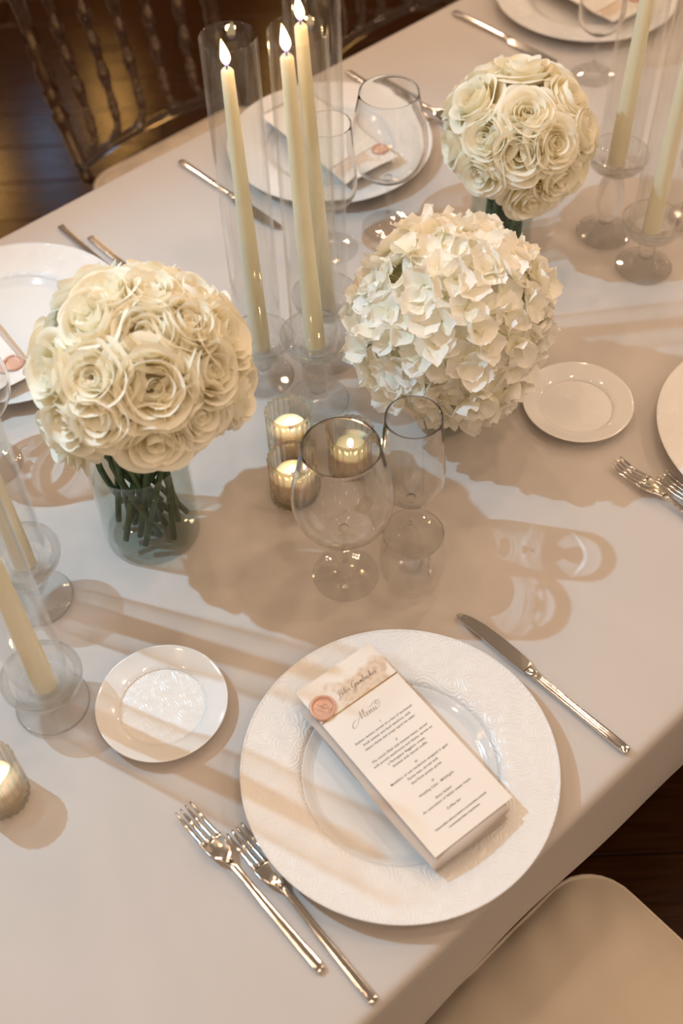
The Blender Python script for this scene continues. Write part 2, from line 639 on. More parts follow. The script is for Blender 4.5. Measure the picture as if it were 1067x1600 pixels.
bp_rim = mesh('rim', *lathe(dense([(0.0470, 0.0062), (0.0485, 0.0072), (0.052, 0.0088), (0.060, 0.0118), (0.0675, 0.0146), (0.0695, 0.0150), (0.0700, 0.0143), (0.0690, 0.0132)]) +
                          dense([(0.0690, 0.0132), (0.058, 0.0082), (0.047, 0.0030)], 3), 96), 'china')
bp_well = mesh('well', *lathe([(0, 0.0042)] + dense([(0.02, 0.0042), (0.043, 0.0043), (0.0455, 0.0052), (0.0470, 0.0062)], 3) + dense([(0.0470, 0.0030), (0.040, 0.0004), (0.034, 0.0003)], 3) + [(0, 0.0006)], 72), 'china_emboss_fine')


def bread_plate(p, label):
    t = thing('bread_plate', label, 'plate', (p.x, p.y, TZ), QT, 'small bread plates')
    add('rim', bp_rim, t)
    add('well', bp_well, t)
    return t


# ------------------------------------------------------------------ cutlery (local: +x from handle end to tip, lies on z = 0)


def oval(x, y, z, hx, hz, n=12, e=2.6):
    out = []
    for k in range(n):
        a = 2 * PI * k / n
        c, s = math.cos(a), math.sin(a)
        out.append((x, y + hx * math.copysign(abs(c) ** (2 / e), c), z + hz * math.copysign(abs(s) ** (2 / e), s)))
    return out


def fork_meshes():
    LT = 0.212
    # profile height of the centre line along x
    def zc(x):
        return float(np.interp(x, [0, 0.03, 0.09, 0.125, 0.140, 0.152, 0.168, 0.190, LT], [0.0026, 0.0026, 0.0046, 0.0085, 0.0104, 0.0102, 0.0072, 0.0046, 0.0090]))
    xs = [0, 0.0008, 0.003, 0.008, 0.03, 0.06, 0.09, 0.115, 0.130, 0.136]
    ws = [0.0030, 0.0042, 0.0050, 0.0051, 0.0047, 0.0043, 0.0039, 0.0034, 0.0034, 0.0038]
    hs = [0.0012, 0.0018, 0.0022, 0.0023, 0.0023, 0.0023, 0.0023, 0.0024, 0.0021, 0.0017]
    handle = mesh('handle', *loft([oval(x, 0, zc(x), w, h, 14, 4.5) for x, w, h in zip(xs, ws, hs)]), 'silver')
    xs = [0.134, 0.139, 0.143, 0.147, 0.151, 0.157, 0.164, 0.168]
    ws = [0.0036, 0.0046, 0.0068, 0.0092, 0.0106, 0.0114, 0.0117, 0.0117]
    hs = [0.0016, 0.0014, 0.0012, 0.0011, 0.0010, 0.0010, 0.0010, 0.0010]
    rings = []
    for x, w, h in zip(xs, ws, hs):
        dish = 0.16 * w * (x > 0.140)
        ring = []
        for k in range(24):
            a = 2 * PI * k / 24
            yy = w * math.cos(a)
            ring.append((x, yy, zc(x) + h * math.sin(a) + dish * ((yy / w) ** 2 - 0.4)))
        rings.append(ring)
    head = mesh('head', *loft(rings), 'silver')
    tines = []
    for k in range(4):
        y0 = (k - 1.5) * 0.0062
        rings = []
        for i in range(10):
            q = i / 9
            x = 0.166 + (LT - 0.166) * q
            w = 0.0021 * (1 - 0.25 * q) * (1.0 if i < 9 else 0.45)
            rings.append(oval(x, y0 * (1 - 0.06 * q), zc(x) + 0.0007 * ((k - 1.5) / 1.5) ** 2 * (1 - q), w, 0.0010 * (1 - 0.3 * q), 8))
        tines.append(mesh('tine', *loft(rings), 'silver'))
    return handle, head, tines, LT


FH, FHD, FT, FLEN = fork_meshes()


def along_rot(a, b):
    return math.atan2(b[1] - a[1], b[0] - a[0])


def fork(end, tip, label, group):
    t = thing('dinner_fork', label, 'fork', (end.x, end.y, TZ + 0.0002), (0, 0, along_rot(end, tip)), group)
    add('handle', FH, t)
    add('head', FHD, t)
    for me in FT:
        add('tine', me, t)
    return t


def knife_meshes():
    xs = [0, 0.0008, 0.003, 0.010, 0.03, 0.07, 0.105, 0.117, 0.121, 0.1225]
    ws = [0.0028, 0.0042, 0.0050, 0.0053, 0.0052, 0.0048, 0.0046, 0.0046, 0.0047, 0.0046]
    hs = [0.0014, 0.0022, 0.0030, 0.0034, 0.0034, 0.0032, 0.0031, 0.0031, 0.0032, 0.0030]
    handle = mesh('handle', *loft([oval(x, 0, 0.0036, w, h, 16, 3.6) for x, w, h in zip(xs, ws, hs)]), 'silver')
    xs = [0.1215, 0.1235, 0.1255, 0.1275, 0.130, 0.1335, 0.1365]
    ws = [0.0050, 0.0056, 0.0050, 0.0057, 0.0052, 0.0062, 0.0068]
    hs = [0.0032, 0.0036, 0.0031, 0.0035, 0.0027, 0.0020, 0.0014]
    bol = mesh('bolster', *loft([oval(x, -0.0005 * (i > 3), 0.0040, w, h, 16, 3.0) for i, (x, w, h) in enumerate(zip(xs, ws, hs))]), 'silver')
    L = 0.236
    rings = []
    for x, yt, yb in ((0.135, 0.0062, -0.0070), (0.140, 0.0063, -0.0094), (0.155, 0.0064, -0.0110), (0.180, 0.0063, -0.0112), (0.205, 0.0058, -0.0098),
                      (0.222, 0.0056, -0.0068), (0.231, 0.0052, -0.0036), (0.2350, 0.0046, -0.0014), (L, 0.0036, 0.0004)):
        rings.append([(x, yt, 0.0030), (x, yt, 0.0052), (x, yt * 0.8 + yb * 0.2, 0.0051), (x, yb, 0.0043), (x, yb, 0.0039), (x, yt * 0.8 + yb * 0.2, 0.0031)])
    blade = mesh('blade', *loft(rings), 'silver', False)
    return handle, bol, blade, L


KH, KB, KBL, KLEN = knife_meshes()


def knife(end, tip, label, flip=1):
    t = thing('dinner_knife', label, 'knife', (end.x, end.y, TZ + 0.0002), (0, 0, along_rot(end, tip)), 'table knives')
    add('handle', KH, t)
    add('bolster', KB, t)
    add('blade', KBL, t)
    return t


# ------------------------------------------------------------------ menu set (local: x across the card, y up the card, origin at the card centre)
CW, CH = 0.098, 0.223
card_me = mesh('card', *box(-CW / 2, CW / 2, -CH / 2, CH / 2, 0, 0.0006), 'paper', False)
BW = 0.0465
band_me = mesh('name_band', *box(-CW / 2 + 0.0003, CW / 2 - 0.0003, -BW / 2, BW / 2, 0, 0.0005), 'print_paper', False)


def text_mesh(s, size, shear, thick, align='CENTER', space=1.0):
    c = bpy.data.curves.new('printed_line', 'FONT')
    c.body = s
    c.size = size
    c.shear = shear
    c.align_x = align
    c.align_y = 'CENTER'
    c.space_character = space
    c.offset = thick
    c.resolution_u = 2
    o = bpy.data.objects.new('printed_line', c)
    COL.objects.link(o)
    dg = bpy.context.evaluated_depsgraph_get()
    me = bpy.data.meshes.new_from_object(o.evaluated_get(dg))
    bpy.data.objects.remove(o, do_unlink=True)
    me.materials.clear()
    me.materials.append(M['ink'])
    return me


def stroke_mesh(name, strokes, s, w, mat='ink'):
    """pen strokes as flat ribbons: thicker on down strokes"""
    V, F = [], []
    for st in strokes:
        P = [np.array((p[0] + 0.28 * p[1], p[1])) * s for p in st]
        P = spline([tuple(p) for p in P], 7)
        b = len(V)
        for i, p in enumerate(P):
            t = P[min(i + 1, len(P) - 1)] - P[max(i - 1, 0)]
            l = math.hypot(*t) or 1
            t = t / l
            k = w * (0.45 + 0.75 * max(0, -t[1]))
            e = min(i, len(P) - 1 - i)
            k *= min(1, 0.4 + 0.3 * e)
            nx, ny = -t[1] * k, t[0] * k
            V += [(p[0] + nx, p[1] + ny, 0), (p[0] - nx, p[1] - ny, 0)]
        for i in range(len(P) - 1):
            F.append((b + 2 * i, b + 2 * i + 1, b + 2 * i + 3, b + 2 * i + 2))
    return mesh(name, V, F, mat, False)


MENU_ST = [  # the word Menu in a copperplate hand
    [(0.2, 0.25), (-0.5, 0.35), (-1.0, 0.0), (-0.95, -0.45), (-0.5, -0.4), (0.05, 0.05), (0.5, 0.75), (0.68, 1.15)],
    [(0.68, 1.15), (0.62, 0.7), (0.58, 0.3), (0.6, 0.0)],
    [(0.6, 0.05), (0.85, 0.6), (1.18, 1.2)],
    [(1.18, 1.2), (1.1, 0.6), (1.08, 0.15), (1.2, 0.0), (1.4, 0.18)],
    [(1.4, 0.18), (1.62, 0.35), (1.6, 0.52), (1.48, 0.42), (1.46, 0.12), (1.6, 0.0), (1.82, 0.16)],
    [(1.82, 0.16), (1.95, 0.48), (1.93, 0.2), (1.92, 0.0)],
    [(1.92, 0.02), (2.1, 0.4), (2.25, 0.48), (2.27, 0.25), (2.27, 0.05), (2.4, 0.04), (2.52, 0.2)],
    [(2.52, 0.2), (2.66, 0.48), (2.62, 0.18), (2.7, 0.02), (2.85, 0.1), (3.0, 0.45)],
    [(3.0, 0.45), (2.97, 0.15), (3.08, 0.0), (3.35, 0.1), (3.75, 0.45), (3.75, 0.95), (3.4, 1.05), (3.15, 0.75), (3.4, 0.55), (3.6, 0.85), (3.2, 1.12), (2.4, 0.85), (1.95, 0.95)],
]
GL = {  # a small round hand for the name: glyph -> (strokes, advance)
    'P': ([[(0.35, 1.05), (0.25, 0.4), (0.15, -0.25), (-0.1, -0.45), (-0.25, -0.2)], [(-0.1, 0.6), (0.0, 1.0), (0.45, 1.2), (0.85, 1.0), (0.75, 0.6), (0.35, 0.5)]], 0.75),
    'G': ([[(0.95, 1.0), (0.75, 1.25), (0.35, 1.05), (0.1, 0.5), (0.25, 0.05), (0.6, 0.1), (0.85, 0.5)], [(0.85, 0.5), (0.8, 0.0), (0.65, -0.5), (0.3, -0.6), (0.3, -0.3), (0.95, 0.15)]], 0.95),
    'e': ([[(0, 0.1), (0.25, 0.3), (0.25, 0.48), (0.1, 0.42), (0.07, 0.12), (0.2, 0.0), (0.42, 0.12)]], 0.40),
    't': ([[(0, 0.1), (0.2, 0.6), (0.22, 0.95), (0.16, 0.3), (0.22, 0.0), (0.4, 0.12)], [(0.02, 0.62), (0.4, 0.66)]], 0.38),
    'r': ([[(0, 0.1), (0.14, 0.45), (0.18, 0.52), (0.3, 0.45), (0.27, 0.1), (0.34, 0.0), (0.45, 0.12)]], 0.42),
    'i': ([[(0, 0.1), (0.14, 0.46), (0.1, 0.12), (0.18, 0.0), (0.32, 0.12)], [(0.2, 0.72), (0.21, 0.78)]], 0.30),
    'm': ([[(0, 0.1), (0.12, 0.45), (0.1, 0.0)], [(0.1, 0.02), (0.26, 0.45), (0.34, 0.4), (0.32, 0.0)], [(0.32, 0.02), (0.48, 0.45), (0.56, 0.38), (0.54, 0.05), (0.64, 0.0), (0.74, 0.12)]], 0.72),
    'b': ([[(0, 0.1), (0.22, 0.7), (0.26, 1.1), (0.15, 1.0), (0.1, 0.3), (0.18, 0.0), (0.36, 0.1), (0.38, 0.4), (0.24, 0.44)], [(0.36, 0.3), (0.5, 0.32)]], 0.46),
    'a': ([[(0.34, 0.42), (0.14, 0.46), (0.04, 0.18), (0.14, 0.0), (0.3, 0.15), (0.38, 0.46)], [(0.38, 0.46), (0.34, 0.1), (0.42, 0.0), (0.54, 0.12)]], 0.52),
    'c': ([[(0.34, 0.38), (0.2, 0.48), (0.06, 0.25), (0.12, 0.02), (0.26, 0.0), (0.42, 0.12)]], 0.40),
    'h': ([[(0, 0.1), (0.22, 0.7), (0.26, 1.1), (0.16, 1.0), (0.1, 0.3), (0.08, 0.0)], [(0.08, 0.02), (0.24, 0.42), (0.34, 0.4), (0.32, 0.06), (0.42, 0.0), (0.54, 0.12)]], 0.52),
    ' ': ([], 0.35),
}
name_st = []
xx = 0.0
for chh in 'Peter Grimbacher':
    sts, adv = GL[chh]
    for s in sts:
        name_st.append([(p[0] + xx, p[1]) for p in s])
    xx += adv + 0.03
name_st = [[(p[0] - xx / 2, p[1]) for p in s] for s in name_st]
name_me = stroke_mesh('written_name', name_st, 0.0505 / (xx + 0.3), 0.00024)
menu_me = stroke_mesh('menu_heading', [[(p[0] - 1.5, p[1] - 0.35) for p in s] for s in MENU_ST], 0.0078, 0.00024)
LINES = [('I', 0.0323), ('Seabass tartare served on a bed of marinated', 0.0267), ('fresh tomato and basil emulsion, with', 0.0212), ('lemon thyme and crispy squid ink wafer', 0.0158),
         ('II', 0.0062), ('Plin ravioli filled with braised meats, served', 0.0007), ('with porcini mushrooms and thyme, served on', -0.0045), ('a Parmigiano Reggiano cream,', -0.0098), ('finished with shaved truffle', -0.0150),
         ('III', -0.0246), ('Medallion of veal tenderloin wrapped in aged', -0.0295), ('Parma ham, served with', -0.0349), ("Sant'Anna potato pur\u00e9e", -0.0404),
         ('IV', -0.0503), ('Wedding Cake - Millefoglie', -0.0555), ('Dolci Italiani', -0.0662), ('An assortment of Italian sweet treats', -0.0713),
         ('Coffee bar', -0.0814), ('Tailored dishes will be provided to accommodate previously', -0.0916), ('communicated dietary requirements', -0.0967)]


def text_width(me):
    xs = [v.co.x for v in me.vertices]
    return max(xs) - min(xs)


K1 = 0.0725 / text_width(text_mesh(LINES[10][0], 1.0, 0.2, 0.0, space=1.14))
K2 = 0.0645 / text_width(text_mesh(LINES[18][0], 1.0, 0.2, 0.0))
line_me = [(text_mesh(s, K1 if k < 18 else K2, 0.2, 0.00006, space=1.14 if k < 18 else 1.0), y) for k, (s, y) in enumerate(LINES)]


def seal_mesh():
    def mod(r, z, a):
        return r * (1 + 0.035 * math.sin(2 * a + 0.6) + 0.025 * math.sin(3 * a + 2.0) + 0.012 * math.sin(7 * a)) if r > 0.0105 else r
    prof = [(0, 0.0012), (0.006, 0.0012), (0.0100, 0.0012), (0.0106, 0.0016), (0.0112, 0.0032), (0.0122, 0.0040), (0.0134, 0.0038), (0.0141, 0.0026), (0.0142, 0.0010), (0.0139, 0.0), (0, 0.0)]
    return mesh('seal_body', *lathe(prof, 56, mod), 'seal')


SEAL = seal_mesh()
mono = [[(-0.55, 0.75), (-0.5, 0.1), (-0.2, -0.45), (0.15, -0.1), (0.05, 0.4), (-0.25, 0.3), (-0.2, -0.2)], [(-0.1, 0.9), (-0.05, 0.3), (0.1, -0.2), (0.5, -0.45), (0.65, 0.0), (0.4, 0.35), (0.15, 0.1), (0.3, -0.4)], [(-0.5, -0.5), (0.0, -0.75), (0.6, -0.7)]]


def mono_mesh():
    V, F = [], []
    for st in mono:
        P = [(p[0] * 0.0088, p[1] * 0.0088, 0.0013) for p in spline(st, 6)]
        v, f = tube(P, 0.00062, 6)
        b = len(V)
        V += v
        F += [tuple(i + b for i in q) for q in f]
    return mesh('monogram', V, F, 'seal')


MONO = mono_mesh()
cord_me = mesh('gold_cord', *tube([(-CW / 2, 0, 0.0003), (0, 0, 0.0004), (CW / 2, 0, 0.0003)], 0.00055, 6), 'gold')


def napkin_mesh():
    """folded linen napkin: stacked layers with rounded folds, extruded along its length"""
    V, F = [], []
    Wd, Ln = 0.094, 0.214
    nl = 26
    def layer(zf, thick, x0, x1, ph):
        b = len(V)
        nx = 22
        for j in range(nl + 1):
            q = j / nl
            yy = -Ln / 2 + Ln * q
            for side in (1, -1):
                for i in range(nx + 1):
                    p = i / nx
                    x = x0 + (x1 - x0) * p
                    zc = zf(p, q)
                    edge = math.sqrt(max(0.0, 1 - (2 * p - 1) ** 8))
                    V.append((x + 0.0012 * math.sin(q * 7 + ph), yy + 0.0015 * math.sin(p * 5 + ph), zc + side * thick / 2 * edge))
        n = 2 * (nx + 1)
        for j in range(nl):
            for i in range(nx):
                a = b + j * n + i
                F.append((a, a + 1, a + n + 1, a + n))
                a2 = a + nx + 1
                F.append((a2 + n, a2 + n + 1, a2 + 1, a2))
            for e in (0, nx):
                a = b + j * n + e
                F.append((a, a + n, a + n + nx + 1, a + nx + 1) if e == 0 else (a + nx + 1, a + n + nx + 1, a + n, a))
        for j, fl in ((0, 0), (nl, 1)):
            for i in range(nx):
                a = b + j * n + i
                f = (a, a + nx + 1, a + nx + 2, a + 1)
                F.append(f if fl == 0 else tuple(reversed(f)))
    sag = lambda q: 0.0
    hump = lambda p, a, b: sstep(p / a) * (1 - sstep((p - b) / (1 - b))) if b < 1 else sstep(p / a)
    layer(lambda p, q: 0.0016 + 0.0006 * math.sin(p * 7), 0.0020, -Wd / 2, Wd / 2 - 0.004, 0.0)
    layer(lambda p, q: 0.0038 + 0.0034 * hump(p, 0.55, 0.60), 0.0016, -Wd / 2 + 0.0005, Wd / 2 - 0.024, 0.7)
    layer(lambda p, q: 0.0060 + 0.0042 * hump(p, 0.60, 0.62), 0.0016, -Wd / 2 + 0.0005, Wd / 2 - 0.022, 1.3)
    layer(lambda p, q: 0.0086 + 0.0046 * sstep(p / 0.8), 0.0016, -Wd / 2, Wd / 2 - 0.002, 1.9)
    layer(lambda p, q: 0.0128 + 0.0020 * sstep(p / 0.30) + 0.0003 * math.sin(q * 11 + p * 3), 0.0020, -Wd / 2 - 0.003, Wd / 2 - 0.001, 2.6)
    return mesh('napkin', V, F, 'napkin')


NAP = napkin_mesh()


def menu_set(center, rotz, where, full=True):
    """napkin, menu card, name band with cord and seal on a charger"""
    zb = TZ + 0.0215
    noff = Matrix.Rotation(rotz, 3, 'Z') @ Vector((-0.0065, -0.0125, 0))
    tag(add('napkin', NAP, None, (center.x + noff.x, center.y + noff.y, zb - 0.0005), (0, 0, rotz)), 'folded beige linen napkin lying under the menu card ' + where, 'napkin', 'folded napkins')
    zc = zb + 0.0162
    t = thing('menu_card', 'tall ivory menu card printed in brown lying on the napkin ' + where, 'menu card', (center.x, center.y, zc), (0, 0, rotz), 'menu cards')
    cobj = add('card', card_me, t)
    yb = CH / 2 - BW / 2
    band = add('name_band', band_me, t, (0, yb, 0.0007))
    band['label'] = 'band of ivory paper with a taupe flower print'
    add('gold_cord', cord_me, t, (0, yb - BW / 2 + 0.0005, 0.0012))
    if full:
        for me, y in line_me:
            add('printed_line', me, cobj, (0, y, 0.00075))
        add('menu_heading', menu_me, cobj, (-0.005, 0.0477, 0.00075))
        add('written_name', name_me, band, (0.008, 0.0790 - yb, 0.00065))
    s = thing('wax_seal', 'round rose gold wax seal with monogram on the menu card ' + where, 'wax seal', (0, 0, 0), (0, 0, rotz + 0.2), 'wax seals')
    off = Matrix.Rotation(rotz, 3, 'Z') @ Vector((-0.0375, 0.0792, 0))
    s.location = (center.x + off.x, center.y + off.y, zc + 0.0013)
    add('seal_body', SEAL, s)
    if full:
        add('monogram', MONO, s)
    return t


# ------------------------------------------------------------------ glassware


def shell(outer, inner, n=64):
    """glass of revolution from an outer profile (bottom to rim) and an inner one (rim to bottom)"""
    return lathe(outer + inner, n)


def wine_glass_meshes(h, rim, belly, zbelly, zbowl, rfoot, wall=0.0014):
    foot = [(0, 0.0)] + [(rfoot * 0.96, 0.0), (rfoot, 0.0008), (rfoot * 0.985, 0.0018)] + dense([(rfoot * 0.98, 0.0018), (rfoot * 0.7, 0.0028), (rfoot * 0.35, 0.0052), (0.0075, 0.0090), (0.0042, 0.0160), (0.0034, 0.026)], 4) + [(0, 0.026)]
    stem = [(0, 0.0255), (0.0034, 0.0255)] + dense([(0.0034, 0.026), (0.0032, zbowl * 0.6), (0.0036, zbowl * 0.9), (0.0062, zbowl + 0.0005)], 4) + [(0, zbowl + 0.001)]
    up = dense([(0.0062, zbowl), (belly * 0.52, zbowl + 0.0075), (belly * 0.86, zbowl + (zbelly - zbowl) * 0.50), (belly, zbelly), (belly * 0.965, zbelly + (h - zbelly) * 0.32), (rim * 0.55 + belly * 0.45, zbelly + (h - zbelly) * 0.62), (rim, h)], 6)
    nu_ = len(up)
    up.insert(nu_ - 1, (rim * 1.0004 + (up[-2][0] - rim) * 0.06, h - 0.0009))
    nu_ = len(up)
    wl = [wall * (1 - 0.62 * max(0.0, (i / (nu_ - 1) - 0.84) / 0.16)) for i in range(nu_)]
    inn = [(max(r - wl[i], 0.0), z + 0.0024 * max(0.0, 1 - i / 12)) for i, (r, z) in enumerate(up)]
    rw = wl[-1]
    bowl = [(0, zbowl)] + up + [(rim - rw * 0.2, h + 0.0002), (rim - rw / 2, h + 0.0003), (rim - rw * 0.8, h + 0.0002)] + list(reversed(inn)) + [(0, zbowl + 0.0028)]
    return (mesh('foot', *lathe(foot, 56), 'foot'), mesh('stem', *lathe(stem, 20), 'foot'), mesh('bowl', *lathe(bowl, 72), 'stemware'))


GA = wine_glass_meshes(0.222, 0.0405, 0.0550, 0.135, 0.086, 0.0385)
GB = wine_glass_meshes(0.207, 0.0305, 0.0370, 0.112, 0.072, 0.0370)


def stem_glass(G, p, name, label, group):
    t = thing(name, label, 'glass', (p.x, p.y, TZ + 0.0002), None, group)
    for nm, me in zip(('foot', 'stem', 'bowl'), G):
        add(nm, me, t)
    return t


def tumbler_mesh():
    up = dense([(0.024, 0.0), (0.0285, 0.003), (0.0345, 0.018), (0.0372, 0.034), (0.0365, 0.058), (0.0335, 0.088)], 6)
    inn = [(max(r - 0.0014 * (1 - 0.6 * max(0.0, i / (len(up) - 1) - 0.84) / 0.16), 0), z + 0.0045 * max(0.0, 1 - i / 10)) for i, (r, z) in enumerate(up)]
    return mesh('water_tumbler', *lathe([(0, 0.0006)] + up + [(0.0333, 0.0882), (0.0331, 0.0882)] + list(reversed(inn)) + [(0, 0.0052)], 72), 'foot')


TUMB = tumbler_mesh()

# ------------------------------------------------------------------ candles


def holder_meshes(hgt, ball):
    """pressed glass candlestick: disc foot, neck or ball, wide dish with a socket"""
    foot = [(0, 0), (0.036, 0), (0.0395, 0.0016), (0.0400, 0.0040), (0.0385, 0.0062)] + dense([(0.0385, 0.0062), (0.030, 0.0085), (0.021, 0.0115), (0.0145, 0.0165), (0.0115, 0.0220)], 4)
    zc = hgt - 0.030
    if ball:
        zb = (0.022 + zc) / 2
        rb = max(0.012, min(0.0195, (zc - 0.022) / 2 * 1.02))
        neck = []
        for k in range(0, 13):
            a = -PI / 2 + PI * k / 12
            r = max(rb * math.cos(a), 0.0105)
            neck.append((r, zb + (zc - 0.022) / 2 * math.sin(a)))
    else:
        neck = [(0.0115, 0.022), (0.0125, (0.022 + zc) / 2), (0.0115, zc)]
    dish = dense([(0.0120, zc), (0.022, zc + 0.0030), (0.0345, zc + 0.0090), (0.0410, zc + 0.0190), (0.0428, zc + 0.0280), (0.0420, zc + 0.0305), (0.0402, zc + 0.0292), (0.0375, zc + 0.0180), (0.0330, zc + 0.0115), (0.0260, zc + 0.0095), (0.0200, zc + 0.0105), (0.0165, zc + 0.0150), (0.0150, zc + 0.0150), (0.0135, zc + 0.0120)], 4)
    sock = [(0.0130, zc + 0.004), (0, zc + 0.004)]
    fm = mesh('foot', *lathe(foot + [(0, 0.0220)], 56), 'holder')
    nm = mesh('stem', *lathe([(0, 0.0222)] + neck + [(0, zc)], 40), 'holder')
    dm = mesh('dish', *lathe([(0, zc + 0.0002)] + dish + sock, 64), 'holder')
    return fm, nm, dm, zc


def flame_mesh(h, r, lean):
    prof = [(0, 0.0), (0.35, 0.04), (0.75, 0.14), (1.0, 0.28), (0.92, 0.45), (0.62, 0.66), (0.30, 0.85), (0.10, 0.95), (0, 1.0)]
    V, F = lathe([(q[0] * r, q[1] * h) for q in dense(prof, 3)], 16)
    V = [(x + lean * (z / h) ** 2, y, z) for x, y, z in V]
    return mesh('flame', V, F, 'flame')


TUBE_H = 0.395
TR = 0.0297


def tube_mesh(h):
    return mesh('hurricane_tube', *lathe([(TR - 0.0016, 0.0), (TR, 0.0)] + [(TR, h * k / 10) for k in range(1, 11)] + [(TR - 0.0003, h + 0.0007), (TR - 0.0008, h + 0.0011), (TR - 0.0013, h + 0.0007)] + [(TR - 0.0016, h * k / 10) for k in range(10, -1, -1)], 64), 'tube')


FL = flame_mesh(0.030, 0.0052, -0.003)
WICK = mesh('wick', *tube([(0, 0, -0.002), (0.0002, 0, 0.004), (0.0008, 0, 0.008)], 0.0009, 6), 'wick')


def candlestick(p, hgt, ball, tubeh, candle_len, where, lean=(0, 0), lit=True, group='candlesticks on the table'):
    fm, nm, dm, zc = holder_meshes(hgt, ball)
    t = thing('candlestick', 'clear pressed glass candlestick ' + where, 'candle holder', (p.x, p.y, TZ + 0.0002), None, group)
    add('foot', fm, t)
    add('stem', nm, t)
    add('dish', dm, t)
    zb = TZ + zc + 0.0045
    cl = candle_len
    V, F = lathe([(0, 0.0), (0.0110, 0.0), (0.0122, 0.004), (0.0122, 0.02), (0.0124, 0.03)] + [(0.0124 - 0.0056 * k / 10, 0.03 + (cl - 0.034) * k / 10) for k in range(1, 11)] + [(0.0052, cl - 0.0015), (0.0036, cl), (0.002, cl - 0.0012), (0, cl - 0.0014)], 28)
    V = [(x + lean[0] * (z / cl), y + lean[1] * (z / cl), z) for x, y, z in V]
    c = thing('taper_candle', 'tall ivory taper candle ' + where, 'candle', (p.x, p.y, zb), None, 'taper candles')
    add('wax', mesh('wax', V, F, 'candle'), c)
    add('wick', WICK, c, (lean[0], lean[1], cl))
    if lit:
        f = add('flame', FL, c, (lean[0], lean[1], cl + 0.002))
        lamp('candle_flame_light', (p.x + lean[0], p.y + lean[1], zb + cl + 0.02), 0.5, (1.0, 0.58, 0.24), 0.006)
    tag(add('hurricane_tube', tube_mesh(tubeh), None, (p.x, p.y, TZ + zc + 0.0112)), 'tall clear tube round the taper ' + where, 'glass tube', 'hurricane tubes')


def votive_mesh():
    R0, H0, n = 0.0285, 0.068, 22
    def mod(r, z, a):
        return r + (0.0017 * abs(math.cos(a * n / 2)) if r > 0.0262 else 0.0)
    prof = [(0, 0.0), (0.020, 0.0), (R0 - 0.0030, 0.001), (R0 - 0.0012, 0.004)] + [(R0 - 0.0012, 0.004 + (H0 - 0.007) * k / 6) for k in range(1, 7)] + [(R0 - 0.0010, H0), (R0 - 0.0025, H0 + 0.0012), (0.0242, H0), (0.0236, H0 - 0.004), (0.0232, 0.030), (0.0226, 0.012), (0.020, 0.009), (0, 0.008)]
    return mesh('votive_glass', *lathe(prof, 22 * 8, mod), 'ribbed')


VOT = votive_mesh()
TL_WAX = mesh('wax', *lathe([(0, 0), (0.0200, 0), (0.0212, 0.001), (0.0214, 0.030), (0.0205, 0.0325), (0.0185, 0.0330), (0.006, 0.0312), (0, 0.0310)], 40), 'tealight_wax')
TL_FL = flame_mesh(0.015, 0.0034, 0.0)


def votive(p, where):
    tag(add('votive_glass', VOT, None, (p.x, p.y, TZ + 0.0002)), 'small ribbed clear glass votive holder ' + where, 'votive holder', 'ribbed votive holders')
    c = thing('tealight', 'lit white tealight inside the ribbed glass ' + where, 'candle', (p.x, p.y, TZ + 0.0092), None, 'tealights')
    add('wax', TL_WAX, c)
    add('wick', WICK, c, (0, 0, 0.031))
    add('flame', TL_FL, c, (0, 0, 0.0335))
    lamp('tealight_flame_light', (p.x, p.y, TZ + 0.0092 + 0.042), 0.10, (1.0, 0.66, 0.32), 0.004)


# ------------------------------------------------------------------ roses


def petal_mesh(rt, ht, hw, curl, point, belly, rs):
    """one petal: rt, ht radius and height of its tip, hw half angle, curl roll of the lip, belly bulge"""
    nu, nv = 10, 10
    V, F, al = [], [], []
    ph = rs.uniform(0, 6.28, 4)
    amp = rs.uniform(0.6, 1.3)
    for j in range(nv + 1):
        v = j / nv
        for i in range(nu + 1):
            u = -1 + 2 * i / nu
            vm = 1 - 0.26 * abs(u) ** 2.4 + 0.02 * math.sin(3.1 * u + ph[0])
            vv = v * vm
            wide = 0.35 + 0.65 * math.sin(min(1.0, vv * 1.3) * PI / 2)
            ang = u * hw * wide
            r = 0.0022 + (rt - 0.0022) * (vv ** 0.85) + belly * math.sin(PI * min(1, vv))
            c = max(0.0, (vv - 0.66) / 0.34)
            roll = curl * c * c * (0.55 + point * abs(u) ** 1.6)
            r += roll
            z = ht * vv ** 1.15 - roll * (0.25 + 0.9 * c)
            r *= 1 + 0.07 * u
            r += 0.0010 * amp * math.sin(4.0 * u + ph[1]) * vv ** 2 * min(1.5, rt / 0.02)
            z += 0.0012 * amp * math.sin(3.0 * u + ph[2]) * vv ** 3 * min(1.4, rt / 0.02)
            V.append((r * math.cos(ang), r * math.sin(ang), z))
            al.append(vv)
    n = nu + 1
    for j in range(nv):
        for i in range(nu):
            a = j * n + i
            F.append((a, a + 1, a + n + 1, a + n))
    return mesh('petal', V, F, 'rose', True, al)


RINGS = [  # count, tip radius, tip height, half angle, curl, pointiness, belly
    (3, 0.0042, 0.0345, 2.2, 0.0003, 0.2, 0.0012),
    (3, 0.0080, 0.0365, 1.7, 0.0010, 0.3, 0.0020),
    (4, 0.0135, 0.0395, 1.30, 0.0022, 0.5, 0.0034),
    (5, 0.0205, 0.0400, 1.05, 0.0040, 0.7, 0.0050),
    (5, 0.0275, 0.0365, 1.00, 0.0065, 0.9, 0.0060),
    (5, 0.0340, 0.0300, 0.95, 0.0080, 1.1, 0.0060),
    (5, 0.0385, 0.0215, 0.90, 0.0070, 1.2, 0.0045),
]


